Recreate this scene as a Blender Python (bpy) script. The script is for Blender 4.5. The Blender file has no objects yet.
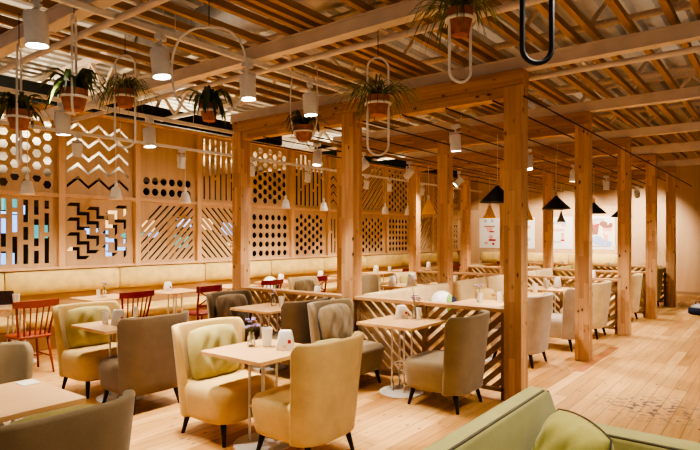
import bpy, bmesh, math, random
from mathutils import Vector, Matrix, Euler
random.seed(7)
R = math.radians
PI = math.pi
sc = bpy.context.scene
COL = sc.collection

# ------------------------------------------------------------------ materials
def lin(h):
    h = h.lstrip('#')
    v = [int(h[i:i+2], 16)/255 for i in (0, 2, 4)]
    return tuple((c/12.92 if c <= .04045 else ((c+.055)/1.055)**2.4) for c in v) + (1,)

def newmat(name):
    m = bpy.data.materials.new(name); m.use_nodes = True
    nt = m.node_tree
    b = nt.nodes['Principled BSDF']
    return m, nt, b

def N(nt, t, **kw):
    n = nt.nodes.new(t)
    for k, v in kw.items():
        if k in n.inputs: n.inputs[k].default_value = v
        else: setattr(n, k, v)
    return n

def mixcol(nt, fac, a, b, mode='MIX'):
    n = nt.nodes.new('ShaderNodeMix'); n.data_type = 'RGBA'; n.blend_type = mode
    for sock, v in ((0, fac), (6, a), (7, b)):
        if isinstance(v, (int, float, tuple)): n.inputs[sock].default_value = v
        else: nt.links.new(v, n.inputs[sock])
    return n.outputs[2]

def ramp(nt, src, stops):
    n = nt.nodes.new('ShaderNodeValToRGB')
    cr = n.color_ramp
    while len(cr.elements) < len(stops): cr.elements.new(.5)
    for e, (p, c) in zip(cr.elements, stops):
        e.position = p; e.color = c
    nt.links.new(src, n.inputs[0])
    return n.outputs[0]

def bump(nt, b, src, strength=.2, dist=.01):
    n = N(nt, 'ShaderNodeBump', Strength=strength, Distance=dist)
    nt.links.new(src, n.inputs['Height']); nt.links.new(n.outputs[0], b.inputs['Normal'])

def plain(name, hexc, rough=.5, metal=0, var=.06, scale=30, spec=.5):
    m, nt, b = newmat(name)
    tc = N(nt, 'ShaderNodeTexCoord')
    no = N(nt, 'ShaderNodeTexNoise', Scale=scale, Detail=3.0)
    nt.links.new(tc.outputs['Object'], no.inputs['Vector'])
    c = lin(hexc)
    d = tuple(x*(1-2*var) for x in c[:3])+(1,)
    l = tuple(min(1, x*(1+var)) for x in c[:3])+(1,)
    nt.links.new(ramp(nt, no.outputs[0], [(.3, d), (.7, l)]), b.inputs['Base Color'])
    b.inputs['Roughness'].default_value = rough
    b.inputs['Metallic'].default_value = metal
    b.inputs['Specular IOR Level'].default_value = spec
    return m

def fabric(name, hexc, sheen=.25, scale=260, var=.06):
    m, nt, b = newmat(name)
    tc = N(nt, 'ShaderNodeTexCoord')
    n1 = N(nt, 'ShaderNodeTexNoise', Scale=7.0, Detail=4.0)
    n2 = N(nt, 'ShaderNodeTexNoise', Scale=float(scale), Detail=2.0)
    for n in (n1, n2): nt.links.new(tc.outputs['Object'], n.inputs['Vector'])
    c = lin(hexc)
    d = tuple(x*(1-2*var) for x in c[:3])+(1,)
    l = tuple(min(1, x*(1+var)) for x in c[:3])+(1,)
    c1 = ramp(nt, n1.outputs[0], [(.3, d), (.7, l)])
    c2 = ramp(nt, n2.outputs[0], [(.3, (.82, .82, .82, 1)), (.7, (1, 1, 1, 1))])
    nt.links.new(mixcol(nt, 1.0, c1, c2, 'MULTIPLY'), b.inputs['Base Color'])
    b.inputs['Roughness'].default_value = .85
    b.inputs['Sheen Weight'].default_value = sheen
    b.inputs['Specular IOR Level'].default_value = .2
    bump(nt, b, n2.outputs[0], .15, .004)
    return m

def wood(name, base, dark, axis='z', lam=True, knots=True, rough=.5, lamw=.06, laml=.7, kscale=1.0, grain=1.0, kdark='#3a1808'):
    """pine: stretched grain, glued lamellae of differing tone, dark knots"""
    m, nt, b = newmat(name)
    tc = N(nt, 'ShaderNodeTexCoord')
    sep = N(nt, 'ShaderNodeSeparateXYZ'); nt.links.new(tc.outputs['Object'], sep.inputs[0])
    o = {'x': 0, 'y': 1, 'z': 2}
    ax = sep.outputs[o[axis]]
    oth = [sep.outputs[i] for i in range(3) if i != o[axis]]
    info = N(nt, 'ShaderNodeObjectInfo')
    rnd = N(nt, 'ShaderNodeMath', operation='MULTIPLY'); nt.links.new(info.outputs['Random'], rnd.inputs[0]); rnd.inputs[1].default_value = 37.0
    axo = N(nt, 'ShaderNodeMath', operation='ADD'); nt.links.new(ax, axo.inputs[0]); nt.links.new(rnd.outputs[0], axo.inputs[1])
    add = N(nt, 'ShaderNodeMath', operation='ADD'); nt.links.new(oth[0], add.inputs[0]); nt.links.new(oth[1], add.inputs[1])
    comb = N(nt, 'ShaderNodeCombineXYZ')
    nt.links.new(axo.outputs[0], comb.inputs[0]); nt.links.new(add.outputs[0], comb.inputs[1])
    comb3 = N(nt, 'ShaderNodeCombineXYZ')
    nt.links.new(axo.outputs[0], comb3.inputs[0]); nt.links.new(oth[0], comb3.inputs[1]); nt.links.new(oth[1], comb3.inputs[2])
    mp = N(nt, 'ShaderNodeMapping'); mp.inputs['Scale'].default_value = (2.0*grain, 28*grain, 28*grain)
    nt.links.new(comb3.outputs[0], mp.inputs[0])
    g = N(nt, 'ShaderNodeTexNoise', Scale=1.0, Detail=5.0, Distortion=.6); nt.links.new(mp.outputs[0], g.inputs['Vector'])
    cb, cd = lin(base), lin(dark)
    mid = tuple((a*.65+q*.35) for a, q in zip(cb, cd))
    col = ramp(nt, g.outputs[0], [(.3, mid), (.62, cb)])
    if lam:
        br = N(nt, 'ShaderNodeTexBrick', Scale=1.0)
        br.offset = .37
        br.inputs['Brick Width'].default_value = laml; br.inputs['Row Height'].default_value = lamw
        br.inputs['Mortar Size'].default_value = .0008
        br.inputs['Color1'].default_value = (1, 1, 1, 1); br.inputs['Color2'].default_value = (.66, .56, .47, 1); br.inputs['Mortar'].default_value = (.5, .4, .3, 1)
        br.inputs['Bias'].default_value = -.25
        nt.links.new(comb.outputs[0], br.inputs['Vector'])
        col = mixcol(nt, .95, col, br.outputs['Color'], 'MULTIPLY')
    if knots:
        mk = N(nt, 'ShaderNodeMapping'); mk.inputs['Scale'].default_value = (6*kscale, 12*kscale, 12*kscale)
        nt.links.new(comb3.outputs[0], mk.inputs[0])
        v = N(nt, 'ShaderNodeTexVoronoi', Scale=1.0, Randomness=1.0); nt.links.new(mk.outputs[0], v.inputs['Vector'])
        f = ramp(nt, v.outputs['Distance'], [(.08, (1, 1, 1, 1)), (.16, (.25, .25, .25, 1)), (.26, (0, 0, 0, 1))][::1])
        kn = N(nt, 'ShaderNodeTexNoise', Scale=5.0, Detail=1.0); nt.links.new(comb3.outputs[0], kn.inputs['Vector'])
        km = ramp(nt, kn.outputs[0], [(.47, (0, 0, 0, 1)), (.53, (1, 1, 1, 1))])
        f = mixcol(nt, 1.0, f, km, 'MULTIPLY')
        col = mixcol(nt, f, col, lin(kdark))
    nt.links.new(col, b.inputs['Base Color'])
    b.inputs['Roughness'].default_value = rough
    bump(nt, b, g.outputs[0], .08, .003)
    return m

def emit(name, hexc, s):
    m, nt, b = newmat(name)
    b.inputs['Base Color'].default_value = lin(hexc)
    b.inputs['Emission Color'].default_value = lin(hexc)
    b.inputs['Emission Strength'].default_value = s
    return m

M = {}
M['post'] = wood('pine_post', '#dcb184', '#a8764e', 'z', lamw=.065, laml=.55)
M['beam'] = wood('pine_beam', '#cb9f70', '#94643e', 'x', lamw=.07, laml=.6)
M['lattice'] = wood('lattice_ply', '#c9a67e', '#ae8c66', 'z', lam=False, knots=False, rough=.6, grain=.35)
M['frame'] = wood('lattice_frame_wood', '#d9b086', '#bb8f62', 'z', lam=False, knots=False, rough=.55)
M['divider'] = wood('divider_wood', '#a8855f', '#835f3e', 'x', lam=False, knots=False, rough=.6)
M['ledge'] = wood('ledge_wood', '#cda377', '#a97b4d', 'x', lam=False, knots=False, rough=.4)
M['batten'] = wood('batten_wood', '#b08a5c', '#805c36', 'y', lam=False, knots=False, rough=.55)
M['table'] = wood('table_oak', '#d9b07e', '#bd925e', 'y', lam=False, knots=False, rough=.35, grain=.6)
M['table_edge'] = plain('table_edge', '#b98a55', .5)
M['plywall'] = wood('panel_wall', '#d2ac82', '#b9926a', 'z', lam=True, knots=False, rough=.6, lamw=1.22, laml=2.6, grain=.25)
M['steel'] = plain('painted_steel', '#e0cfc0', .5, 0, .05, 6)
M['deck'] = plain('corrugated_deck', '#bdb6aa', .55, 0, .08, 2)
M['truss'] = plain('joist_paint', '#d9c5b0', .5)
M['white'] = plain('white_metal', '#e9e4dc', .4, 0, .02)
M['spotwhite'] = plain('spot_white', '#dcdcdc', .45, 0, .02)
M['black'] = plain('black_metal', '#141210', .5)
M['cable'] = plain('dark_cable', '#3a2415', .6)
M['duct'] = plain('duct_foil', '#b9b2a8', .35, .6, .15, 5)
M['yellow'] = fabric('yellow_velvet', '#d4b378', .15)
M['greengold'] = fabric('pale_olive_cushion', '#b8a96c', .2)
M['taupe'] = fabric('taupe_velvet', '#958060', .3)
M['brown'] = fabric('brown_velvet', '#715b40', .25)
M['sand'] = fabric('sand_velvet', '#b9a48c', .3)
M['cream'] = fabric('cream_velvet', '#ddc191', .2)
M['olive'] = fabric('olive_velvet', '#a08a3c', .25)
M['banq'] = fabric('banquette_yellow', '#e3c37c', .15, 120, .08)
M['green'] = fabric('green_fabric', '#b9b276', .2, 320, .05)
M['lime'] = fabric('lime_cushion', '#c6bd70', .2, 320, .08)
M['piping'] = plain('grey_piping', '#6a6350', .8)
M['leg'] = plain('black_leg', '#17120e', .45)
M['red'] = plain('red_paint', '#7e1519', .4, 0, .08)
M['rust'] = plain('rust_red_paint', '#9c4420', .45, 0, .08)
M['terra'] = plain('terracotta', '#b37048', .8, 0, .12, 25)
M['soil'] = plain('soil', '#3a2a1c', .95)
M['leaf'] = plain('leaf_green', '#7d8540', .5, 0, .35, 14)
M['leafd'] = plain('leaf_dark', '#4d5c28', .45, 0, .3, 10)
M['china'] = plain('white_china', '#f1ece4', .3, 0, .02)
M['paper'] = plain('paper_white', '#ded6c8', .7, 0, .02)
M['redmark'] = plain('red_print', '#b3262c', .6)
M['amber'] = plain('amber_print', '#e8cfa0', .6)
M['flower'] = plain('lilac_flower', '#b9a0d8', .7, 0, .25, 40)
M['pinkfl'] = plain('pink_flower', '#dcb6c8', .7, 0, .25, 40)
M['navy'] = plain('navy_fabric', '#1d2440', .85)
M['grass'] = plain('green_print', '#8fae5a', .8)
M['mustard'] = plain('mustard_shade', '#f4bb34', .45)
M['greyshade'] = plain('grey_shade', '#8d8474', .45)
M['darkwall'] = plain('dark_wall', '#5a4632', .8, 0, .2, 1)
M['darkgreen'] = plain('dark_green_board', '#16352a', .7)
M['dark_void'] = plain('black_bulkhead', '#15130f', .9)  # black in place of the unlit depths of the other hall
M['seatwood'] = wood('banquette_base_wood', '#c09668', '#98724a', 'y', lam=False, knots=False, rough=.5)
M['menu'] = plain('dark_menu', '#4a3030', .5, 0, .4, 60)
M['blue'] = plain('blue_print', '#9aa8cc', .7)
M['brownprint'] = plain('brown_print', '#8a5a48', .7)
M['pinkprint'] = plain('pink_print', '#d9a090', .7)
M['greyprint'] = plain('grey_print', '#b0aca6', .7)
M['inlay'] = wood('reddish_board', '#b87a4c', '#985a34', 'y', lam=False, knots=False)
M['lens'] = emit('spot_lens', '#fff1dc', 30)
M['bulb'] = emit('warm_bulb', '#ffdca8', 12)
M['glowblue'] = emit('blue_display', '#7fb4ff', 1.1)
M['glowteal'] = emit('teal_display', '#4fb0b8', .6)
M['glowwarm'] = emit('warm_display', '#ffd9a0', .8)
def glassm():
    m, nt, b = newmat('clear_glass')
    b.inputs['Base Color'].default_value = (.95, .97, .96, 1)
    b.inputs['Roughness'].default_value = .03
    b.inputs['Transmission Weight'].default_value = .9
    b.inputs['IOR'].default_value = 1.3
    return m
M['glass'] = glassm()

def floor_mat():
    m, nt, b = newmat('pine_floor')
    tc = N(nt, 'ShaderNodeTexCoord')
    sep = N(nt, 'ShaderNodeSeparateXYZ'); nt.links.new(tc.outputs['Object'], sep.inputs[0])
    comb = N(nt, 'ShaderNodeCombineXYZ'); nt.links.new(sep.outputs[1], comb.inputs[0]); nt.links.new(sep.outputs[0], comb.inputs[1])
    br = N(nt, 'ShaderNodeTexBrick', Scale=1.0); br.offset = .43
    br.inputs['Brick Width'].default_value = 2.3; br.inputs['Row Height'].default_value = .135; br.inputs['Mortar Size'].default_value = .0022
    br.inputs['Color1'].default_value = lin('#e0b47a'); br.inputs['Color2'].default_value = lin('#b58248'); br.inputs['Mortar'].default_value = lin('#6e4522')
    br.inputs['Bias'].default_value = -.2
    nt.links.new(comb.outputs[0], br.inputs['Vector'])
    mp = N(nt, 'ShaderNodeMapping'); mp.inputs['Scale'].default_value = (1.6, 24, 1); nt.links.new(comb.outputs[0], mp.inputs[0])
    g = N(nt, 'ShaderNodeTexNoise', Scale=1.0, Detail=5.0, Distortion=.5); nt.links.new(mp.outputs[0], g.inputs['Vector'])
    gc = ramp(nt, g.outputs[0], [(.3, (.72, .6, .48, 1)), (.6, (1, 1, 1, 1))])
    col = mixcol(nt, .6, br.outputs['Color'], gc, 'MULTIPLY')
    mk = N(nt, 'ShaderNodeMapping'); mk.inputs['Scale'].default_value = (2.4, 7.5, 1); nt.links.new(comb.outputs[0], mk.inputs[0])
    v = N(nt, 'ShaderNodeTexVoronoi', Scale=1.0); v.voronoi_dimensions = '2D'; nt.links.new(mk.outputs[0], v.inputs['Vector'])
    f = ramp(nt, v.outputs['Distance'], [(.03, (1, 1, 1, 1)), (.09, (0, 0, 0, 1))])
    kn = N(nt, 'ShaderNodeTexNoise', Scale=2.2, Detail=1.0); nt.links.new(tc.outputs['Object'], kn.inputs['Vector'])
    km = ramp(nt, kn.outputs[0], [(.5, (0, 0, 0, 1)), (.56, (1, 1, 1, 1))])
    f = mixcol(nt, 1.0, f, km, 'MULTIPLY')
    col = mixcol(nt, f, col, lin('#7a4824'))
    # scuffed dark patch of worn boards near the walkway
    d = N(nt, 'ShaderNodeVectorMath', operation='DISTANCE'); nt.links.new(tc.outputs['Object'], d.inputs[0]); d.inputs[1].default_value = (-1.0, 6.05, 0)
    near = ramp(nt, d.outputs['Value'], [(.2, (1, 1, 1, 1)), (.62, (0, 0, 0, 1))])
    sn = N(nt, 'ShaderNodeTexNoise', Scale=16.0, Detail=5.0); nt.links.new(tc.outputs['Object'], sn.inputs['Vector'])
    sm = ramp(nt, sn.outputs[0], [(.52, (0, 0, 0, 1)), (.6, (1, 1, 1, 1))])
    patch = mixcol(nt, 1.0, near, sm, 'MULTIPLY')
    pm = mixcol(nt, .9, (0, 0, 0, 1), patch)
    col = mixcol(nt, pm, col, lin('#4a4a60'))
    nt.links.new(col, b.inputs['Base Color'])
    b.inputs['Roughness'].default_value = .42
    bump(nt, b, br.outputs['Fac'], -.15, .004)
    return m
M['floor'] = floor_mat()

# ------------------------------------------------------------------ mesh helper
class MB:
    def __init__(s): s.v = []; s.f = []
    def add(s, vs, fs, mat=None):
        o = len(s.v)
        for p in vs:
            p = Vector(p)
            s.v.append(mat @ p if mat is not None else p)
        s.f += [tuple(i+o for i in f) for f in fs]
        return s
    def box(s, x0, x1, y0, y1, z0, z1, mat=None):
        vs = [(x0,y0,z0),(x1,y0,z0),(x1,y1,z0),(x0,y1,z0),(x0,y0,z1),(x1,y0,z1),(x1,y1,z1),(x0,y1,z1)]
        return s.add(vs, [(3,2,1,0),(4,5,6,7),(0,1,5,4),(1,2,6,5),(2,3,7,6),(3,0,4,7)], mat)
    def tube(s, pts, r, n=8, closed=False, cap=True, mat=None):
        pts = [Vector(p) for p in pts]; L = len(pts)
        rs = r if isinstance(r, (list, tuple)) else [r]*L
        vs = []; prev = None
        for i, p in enumerate(pts):
            if closed: t = pts[(i+1) % L]-pts[i-1]
            else: t = pts[min(i+1, L-1)]-pts[max(i-1, 0)]
            t.normalize()
            if prev is None:
                u = t.orthogonal().normalized()
            else:
                u = prev-t*prev.dot(t)
                u = u.normalized() if u.length > 1e-6 else t.orthogonal().normalized()
            prev = u; w = t.cross(u)
            for k in range(n):
                a = 2*PI*k/n
                vs.append(p+(u*math.cos(a)+w*math.sin(a))*rs[i])
        fs = []
        for i in range(L if closed else L-1):
            j = (i+1) % L
            for k in range(n):
                k2 = (k+1) % n
                fs.append((i*n+k, i*n+k2, j*n+k2, j*n+k))
        if cap and not closed:
            fs.append(tuple(range(n-1, -1, -1))); fs.append(tuple((L-1)*n+k for k in range(n)))
        return s.add(vs, fs, mat)
    def lathe(s, prof, n=20, c=(0,0,0), mat=None, capb=True, capt=True):
        vs = [(c[0]+r*math.cos(2*PI*k/n), c[1]+r*math.sin(2*PI*k/n), c[2]+z) for r, z in prof for k in range(n)]
        fs = []
        for i in range(len(prof)-1):
            for k in range(n):
                k2 = (k+1) % n
                fs.append((i*n+k, i*n+k2, (i+1)*n+k2, (i+1)*n+k))
        if capb: fs.append(tuple(range(n-1, -1, -1)))
        if capt: fs.append(tuple((len(prof)-1)*n+k for k in range(n)))
        return s.add(vs, fs, mat)
    def sestack(s, levels, n=36, e=4.0, mat=None):
        """stack of superellipse loops: (z, a, b, cx, cy)"""
        vs = []
        for z, a, b, cx, cy in levels:
            for k in range(n):
                t = 2*PI*k/n; c, q = math.cos(t), math.sin(t)
                vs.append((cx+a*math.copysign(abs(c)**(2/e), c), cy+b*math.copysign(abs(q)**(2/e), q), z))
        fs = []
        for i in range(len(levels)-1):
            for k in range(n):
                k2 = (k+1) % n
                fs.append((i*n+k, i*n+k2, (i+1)*n+k2, (i+1)*n+k))
        fs.append(tuple(range(n-1, -1, -1))); fs.append(tuple((len(levels)-1)*n+k for k in range(n)))
        return s.add(vs, fs, mat)
    def pillow(s, w, h, t, n=14, mat=None, wr=0.0, seed=0, ex=.55):
        """pillow in local XZ?: lies in YZ plane, thickness along X"""
        rr = random.Random(seed)
        ph = [rr.uniform(0, 6) for _ in range(6)]
        vs = []
        for side in (1, -1):
            for i in range(n+1):
                for j in range(n+1):
                    u = -1+2*i/n; v = -1+2*j/n
                    th = max(0, (1-u**4)*(1-v**4))**ex
                    pinch = 1-.06*(abs(u*v))
                    pu = u*(1-.07*(1-abs(v))**1.0*0 - .05*(1-v*v)*0) * pinch
                    wv = wr*(math.sin(7*u+3*v+ph[0])+.7*math.sin(11*u-5*v+ph[1])+.5*math.sin(17*u+2*math.sin(4*v+ph[3])+ph[2]))*th
                    vs.append((side*(t/2*th)+wv, u*w/2*math.sqrt(1-.24*v*v), v*h/2*math.sqrt(1-.24*u*u)))
        m = (n+1)*(n+1); fs = []
        for i in range(n):
            for j in range(n):
                a = i*(n+1)+j
                fs.append((a, a+n+1, a+n+2, a+1))
                fs.append((m+a, m+a+1, m+a+n+2, m+a+n+1))
        return s.add(vs, fs, mat)
    def build(s, name, mat, parent=None, smooth=False, bevel=0, sub=0, loc=None, merge=False, seg=2):
        me = bpy.data.meshes.new(name)
        me.from_pydata([tuple(p) for p in s.v], [], s.f)
        bm = bmesh.new(); bm.from_mesh(me)
        if merge: bmesh.ops.remove_doubles(bm, verts=bm.verts, dist=1e-4)
        bmesh.ops.recalc_face_normals(bm, faces=bm.faces)
        bm.to_mesh(me); bm.free()
        me.materials.append(mat if not isinstance(mat, str) else M[mat])
        if smooth: me.polygons.foreach_set('use_smooth', [True]*len(me.polygons))
        o = bpy.data.objects.new(name, me); COL.objects.link(o)
        if loc is not None: o.location = loc
        if parent is not None: o.parent = parent
        if bevel:
            md = o.modifiers.new('bevel', 'BEVEL'); md.width = bevel; md.segments = seg; md.limit_method = 'ANGLE'; md.angle_limit = R(40)
        if sub:
            md = o.modifiers.new('sub', 'SUBSURF'); md.levels = sub; md.render_levels = sub
        return o

def tag(o, label=None, cat=None, group=None, kind=None):
    if label: o['label'] = label
    if cat: o['category'] = cat
    if group: o['group'] = group
    if kind: o['kind'] = kind
    return o

def empty(name, loc=(0,0,0), rz=0, label=None, cat=None, group=None):
    o = bpy.data.objects.new(name, None); COL.objects.link(o)
    o.empty_display_size = .1
    o.location = loc; o.rotation_euler = (0, 0, rz)
    return tag(o, label, cat, group)

KIDS = {}
def kids(o):
    return [c for c in bpy.data.objects if c.parent is o]
def copy_tree(o, parent=None):
    c = o.copy(); COL.objects.link(c)
    if parent is not None: c.parent = parent
    for ch in kids(o): copy_tree(ch, c)
    return c
USED = set()
def place(proto, loc, rz, label, cat=None, group=None):
    o = proto if proto.name not in USED else copy_tree(proto)
    if o is proto: USED.add(proto.name)
    o.location = loc; o.rotation_euler = (0, 0, rz)
    if 'group' in o and not group: del o['group']
    return tag(o, label, cat, group)
def struct(o): o['kind'] = 'structure'; return o

ORD = ['first','second','third','fourth','fifth','sixth','seventh','eighth','ninth','tenth','eleventh','twelfth','thirteenth','fourteenth']

# ------------------------------------------------------------------ camera
cam = bpy.data.cameras.new('camera'); co = bpy.data.objects.new('camera', cam); COL.objects.link(co)
co.location = (0, 0, 1.65); co.rotation_euler = (R(90), 0, R(37.8))
cam.lens = 560*36/700; cam.sensor_width = 36; cam.shift_y = 11/700; cam.clip_end = 100
sc.camera = co

# ------------------------------------------------------------------ setting
WX = -9.2      # plane of the lattice wall
BY = 18.2      # back wall
struct(MB().box(-30, 6, -4, BY+.1, -.1, 0).build('floor', 'floor'))
b = MB()
n = 0; pitch = .3; x = -30.0
prof = []
while x < 6:
    prof += [(x, 0), (x+.13, 0), (x+.16, .09), (x+.27, .09)]
    x += pitch
vs = []; fs = []
for (px, pz) in prof:
    vs += [(px, -4, 4.72+pz), (px, BY+.1, 4.72+pz)]
for i in range(len(prof)-1):
    fs.append((2*i, 2*i+1, 2*i+3, 2*i+2))
struct(MB().add(vs, fs).build('ceiling', 'deck'))
struct(MB().box(WX-.06, 6, BY, BY+.1, 0, 4.9).build('wall_back', 'plywall'))
struct(MB().box(-30, WX-.06, BY, BY+.1, 0, 4.9).build('wall_back_hall', 'dark_void'))  # darkness behind the far lattice holes put into the wall's black colour
struct(MB().box(WX-.06, WX, -1, BY, 0, 1.12).build('wall_left', 'seatwood'))
struct(MB().box(-30.1, -30, -4, BY, 0, 4.9).build('wall_far_left', 'darkwall'))
struct(MB().box(-30, 6, -4.1, -4, 0, .3).build('wall_rear', 'darkwall'))
struct(MB().box(-8.6, 6, BY-.02, BY, 0, .09).build('baseboard_back', 'divider'))
struct(MB().box(-2.05, -1.93, 7.1, 8.95, -.01, .003).build('trim_reddish_floor_board', 'inlay'))

# other hall, seen through and over the lattice wall
struct(MB().box(-10.6, -10.5, 12.0, 16.8, 3.82, 4.35).build('wall_green_bulkhead', 'darkgreen'))
struct(MB().box(-10.8, -10.4, -1, 10.5, 4.02, 4.36).build('trim_black_bulkhead', 'dark_void'))  # black box in place of the dark void over the lattice wall
struct(MB().box(-17.3, -17, -2, BY-.1, 0, 2.5).build('wall_dark_recess', 'dark_void'))
rr = random.Random(5)
for k in range(26):
    mt = rr.choice(['glowblue', 'glowteal', 'glowwarm', 'glowblue', 'glowwarm'])
    w, h = rr.uniform(.25, .7), rr.uniform(.12, .4)
    dx = -10.9-.16*k; dy = rr.uniform(3.0, 15.5) if k > 8 else rr.uniform(4.0, 7.2); dz = rr.uniform(.9, 2.2)
    e = empty('display_board', (dx, dy, 0), 0, {'glowblue': 'small blue lit display board seen through the lower lattice openings', 'glowteal': 'small teal lit display board seen through the lower lattice openings', 'glowwarm': 'small warm lit display board seen through the lower lattice openings'}[mt],
              'display', {'glowblue': 'blue lit displays beyond the lattice', 'glowteal': 'teal lit displays beyond the lattice', 'glowwarm': 'warm lit displays beyond the lattice'}[mt])
    MB().box(-.05, .05, -w/2, w/2, dz, dz+h).build('screen', mt, e)
    f = MB(); f.box(-.07, .055, -w/2-.02, w/2+.02, dz+h, dz+h+.02); f.box(-.07, .055, -w/2-.02, w/2+.02, dz-.02, dz); f.box(-.08, -.05, -w/2, w/2, dz, dz+h); f.box(-.09, -.06, -.03, .03, 0, dz)
    f.build('stand', 'black', e)
# shelving units in the other hall
for i, (yy, xx) in enumerate([(3.0, -15.6), (9.3, -15.8), (11.6, -16.0)]):
    e = empty('shelf_unit', (xx, yy, 0), 0, ['tall shelf behind the tall rectangular slots at far left', 'tall shelf behind the round holes right of the large left post', 'tall shelf far behind the second bay of lattice'][i], 'shelf', 'shelves in the hall beyond')
    for q in (-.6, .6): MB().box(-.2, .2, q-.02, q+.02, 0, 2.3).build('side_panel', 'seatwood', e)
    for z in (.3, .8, 1.3, 1.8, 2.28):
        MB().box(-.2, .2, -.58, .58, z, z+.03).build('shelf_board', 'seatwood', e)

# ------------------------------------------------------------------ lattice wall
def lattice(name, w, h, holes, thick=.024):
    cu = bpy.data.curves.new('tmp', 'CURVE'); cu.dimensions = '2D'; cu.fill_mode = 'BOTH'; cu.extrude = thick/2
    for poly in [[(-w/2, 0), (w/2, 0), (w/2, h), (-w/2, h)]]+holes:
        sp = cu.splines.new('POLY'); sp.points.add(len(poly)-1)
        for p, (x, y) in zip(sp.points, poly): p.co = (x, y, 0, 1)
        sp.use_cyclic_u = True
    to = bpy.data.objects.new('tmp', cu); COL.objects.link(to)
    dg = bpy.context.evaluated_depsgraph_get()
    me = bpy.data.meshes.new_from_object(to.evaluated_get(dg))
    bpy.data.objects.remove(to); bpy.data.curves.remove(cu)
    me.transform(Matrix(((0, 0, 1, 0), (1, 0, 0, 0), (0, 1, 0, 0), (0, 0, 0, 1))))
    me.materials.clear(); me.materials.append(M['lattice']); me.name = name
    o = bpy.data.objects.new(name, me); COL.objects.link(o)
    return o

def clip(poly, x0, x1, y0, y1):
    def cl(p, ins, inter):
        out = []
        for i in range(len(p)):
            a, b2 = p[i-1], p[i]
            if ins(b2):
                if not ins(a): out.append(inter(a, b2))
                out.append(b2)
            elif ins(a): out.append(inter(a, b2))
        return out
    def ix(v): return lambda a, b2: (v, a[1]+(b2[1]-a[1])*(v-a[0])/(b2[0]-a[0]))
    def iy(v): return lambda a, b2: (a[0]+(b2[0]-a[0])*(v-a[1])/(b2[1]-a[1]), v)
    for ins, it in ((lambda p: p[0] >= x0, ix(x0)), (lambda p: p[0] <= x1, ix(x1)), (lambda p: p[1] >= y0, iy(y0)), (lambda p: p[1] <= y1, iy(y1))):
        poly = cl(poly, ins, it)
        if not poly: return []
    return poly

def ngon(cx, cy, r, n, rot=0, ry=None):
    return [(cx+r*math.cos(2*PI*k/n+rot), cy+(ry or r)*math.sin(2*PI*k/n+rot)) for k in range(n)]

def pat_dots(w, h, r, dx, dy, stag, n=14, rot=0, skip=None, my=.06):
    H = []; mx = .05
    cols = int((w-2*mx-2*r)/dx)+1; x0 = -(cols-1)*dx/2
    for i in range(cols):
        off = dy/2 if (stag and i % 2) else 0
        y = my+r+off
        while y+r < h-my:
            if not (skip and skip(x0+i*dx, y)): H.append(ngon(x0+i*dx, y, r, n, rot))
            y += dy
    return H
def pat_slots(w, h, sw, dx, lens, gap, seed=0):
    H = []; mx = .06; rr = random.Random(seed)
    cols = int((w-2*mx-sw)/dx)+1; x0 = -(cols-1)*dx/2
    for i in range(cols):
        x = x0+i*dx; y = .06; k = i
        while y < h-.12:
            L = min(lens[k % len(lens)], h-.06-y); k += 1
            if L > .05: H.append([(x-sw/2, y), (x+sw/2, y), (x+sw/2, y+L), (x-sw/2, y+L)])
            y += L+gap
    return H
def pat_diag(w, h, sw, dp, sign):
    H = []; d = w+h; k = -d
    while k < d:
        p = [(k, -h), (k+sw*1.414, -h), (k+sw*1.414+3*h*1, 2*h), (k+3*h, 2*h)]
        if sign < 0: p = [(-x, y) for x, y in p][::-1]
        q = clip(p, -w/2+.05, w/2-.05, .05, h-.05)
        if len(q) >= 3:
            A = abs(sum(q[i-1][0]*q[i][1]-q[i][0]*q[i-1][1] for i in range(len(q))))/2
            if A > .003: H.append(q)
        k += dp*1.414
    return H
def pat_zig(w, h, amp, wl, th, pitch, y0=.1):
    H = []; y = y0
    xs = []; x = -w/2+.06; k = 0
    while x <= w/2-.06+1e-6:
        xs.append((x, amp if k % 2 else 0)); x += wl/2; k += 1
    while y+amp+th < h-.05:
        lo = [(a, y+q) for a, q in xs]; hi = [(a, y+q+th) for a, q in xs][::-1]
        H.append(lo+hi); y += pitch
    return H
def pat_maze(w, h, a=.165, t=.058):
    """short stair-shaped slots in diagonal files, parted by solid bridges"""
    H = []; b = a*.9
    for r in range(-6, 9):
        x, y = -w/2+.055, h-.13-r*.243
        pts = []; k = 0
        while x < w/2 and y > -.3:
            pts.append((x, y))
            if k % 2 == 0: x += a
            else: y -= b
            k += 1
        i = (r*2) % 3
        run = []; cut = False
        def ok(q): return -w/2+.05 < q[0] < w/2-.05 and .05 < q[1] < h-.05
        def flush(run, cut=True):
            if len(run) < 3: return
            run = run[:]
            if not cut:
                H.append(run+[(q[0]+t, q[1]+t) for q in run][::-1]); return
            d = (run[1][0]-run[0][0], run[1][1]-run[0][1]); L = math.hypot(*d)
            run[0] = (run[0][0]+d[0]/L*.095, run[0][1]+d[1]/L*.095)
            H.append(run+[(q[0]+t, q[1]+t) for q in run][::-1])
        for q in pts:
            if ok(q) and ok((q[0]+t, q[1]+t)):
                run.append(q)
                if len(run) == 7: flush(run, cut); cut = True; run = [q]
            else:
                flush(run, cut); cut = False; run = []
        flush(run, cut)
    return H
cols = [(1.59, 2.92)]
while cols[-1][1] < BY-.5:
    cols.append((cols[-1][1], min(cols[-1][1]+1.33, BY)))
LW = 1.33-.1; Z0, Z1, Z2, Z3 = 1.16, 2.27, 2.33, 3.66
HL, HU = Z1-Z0, Z3-Z2
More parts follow.
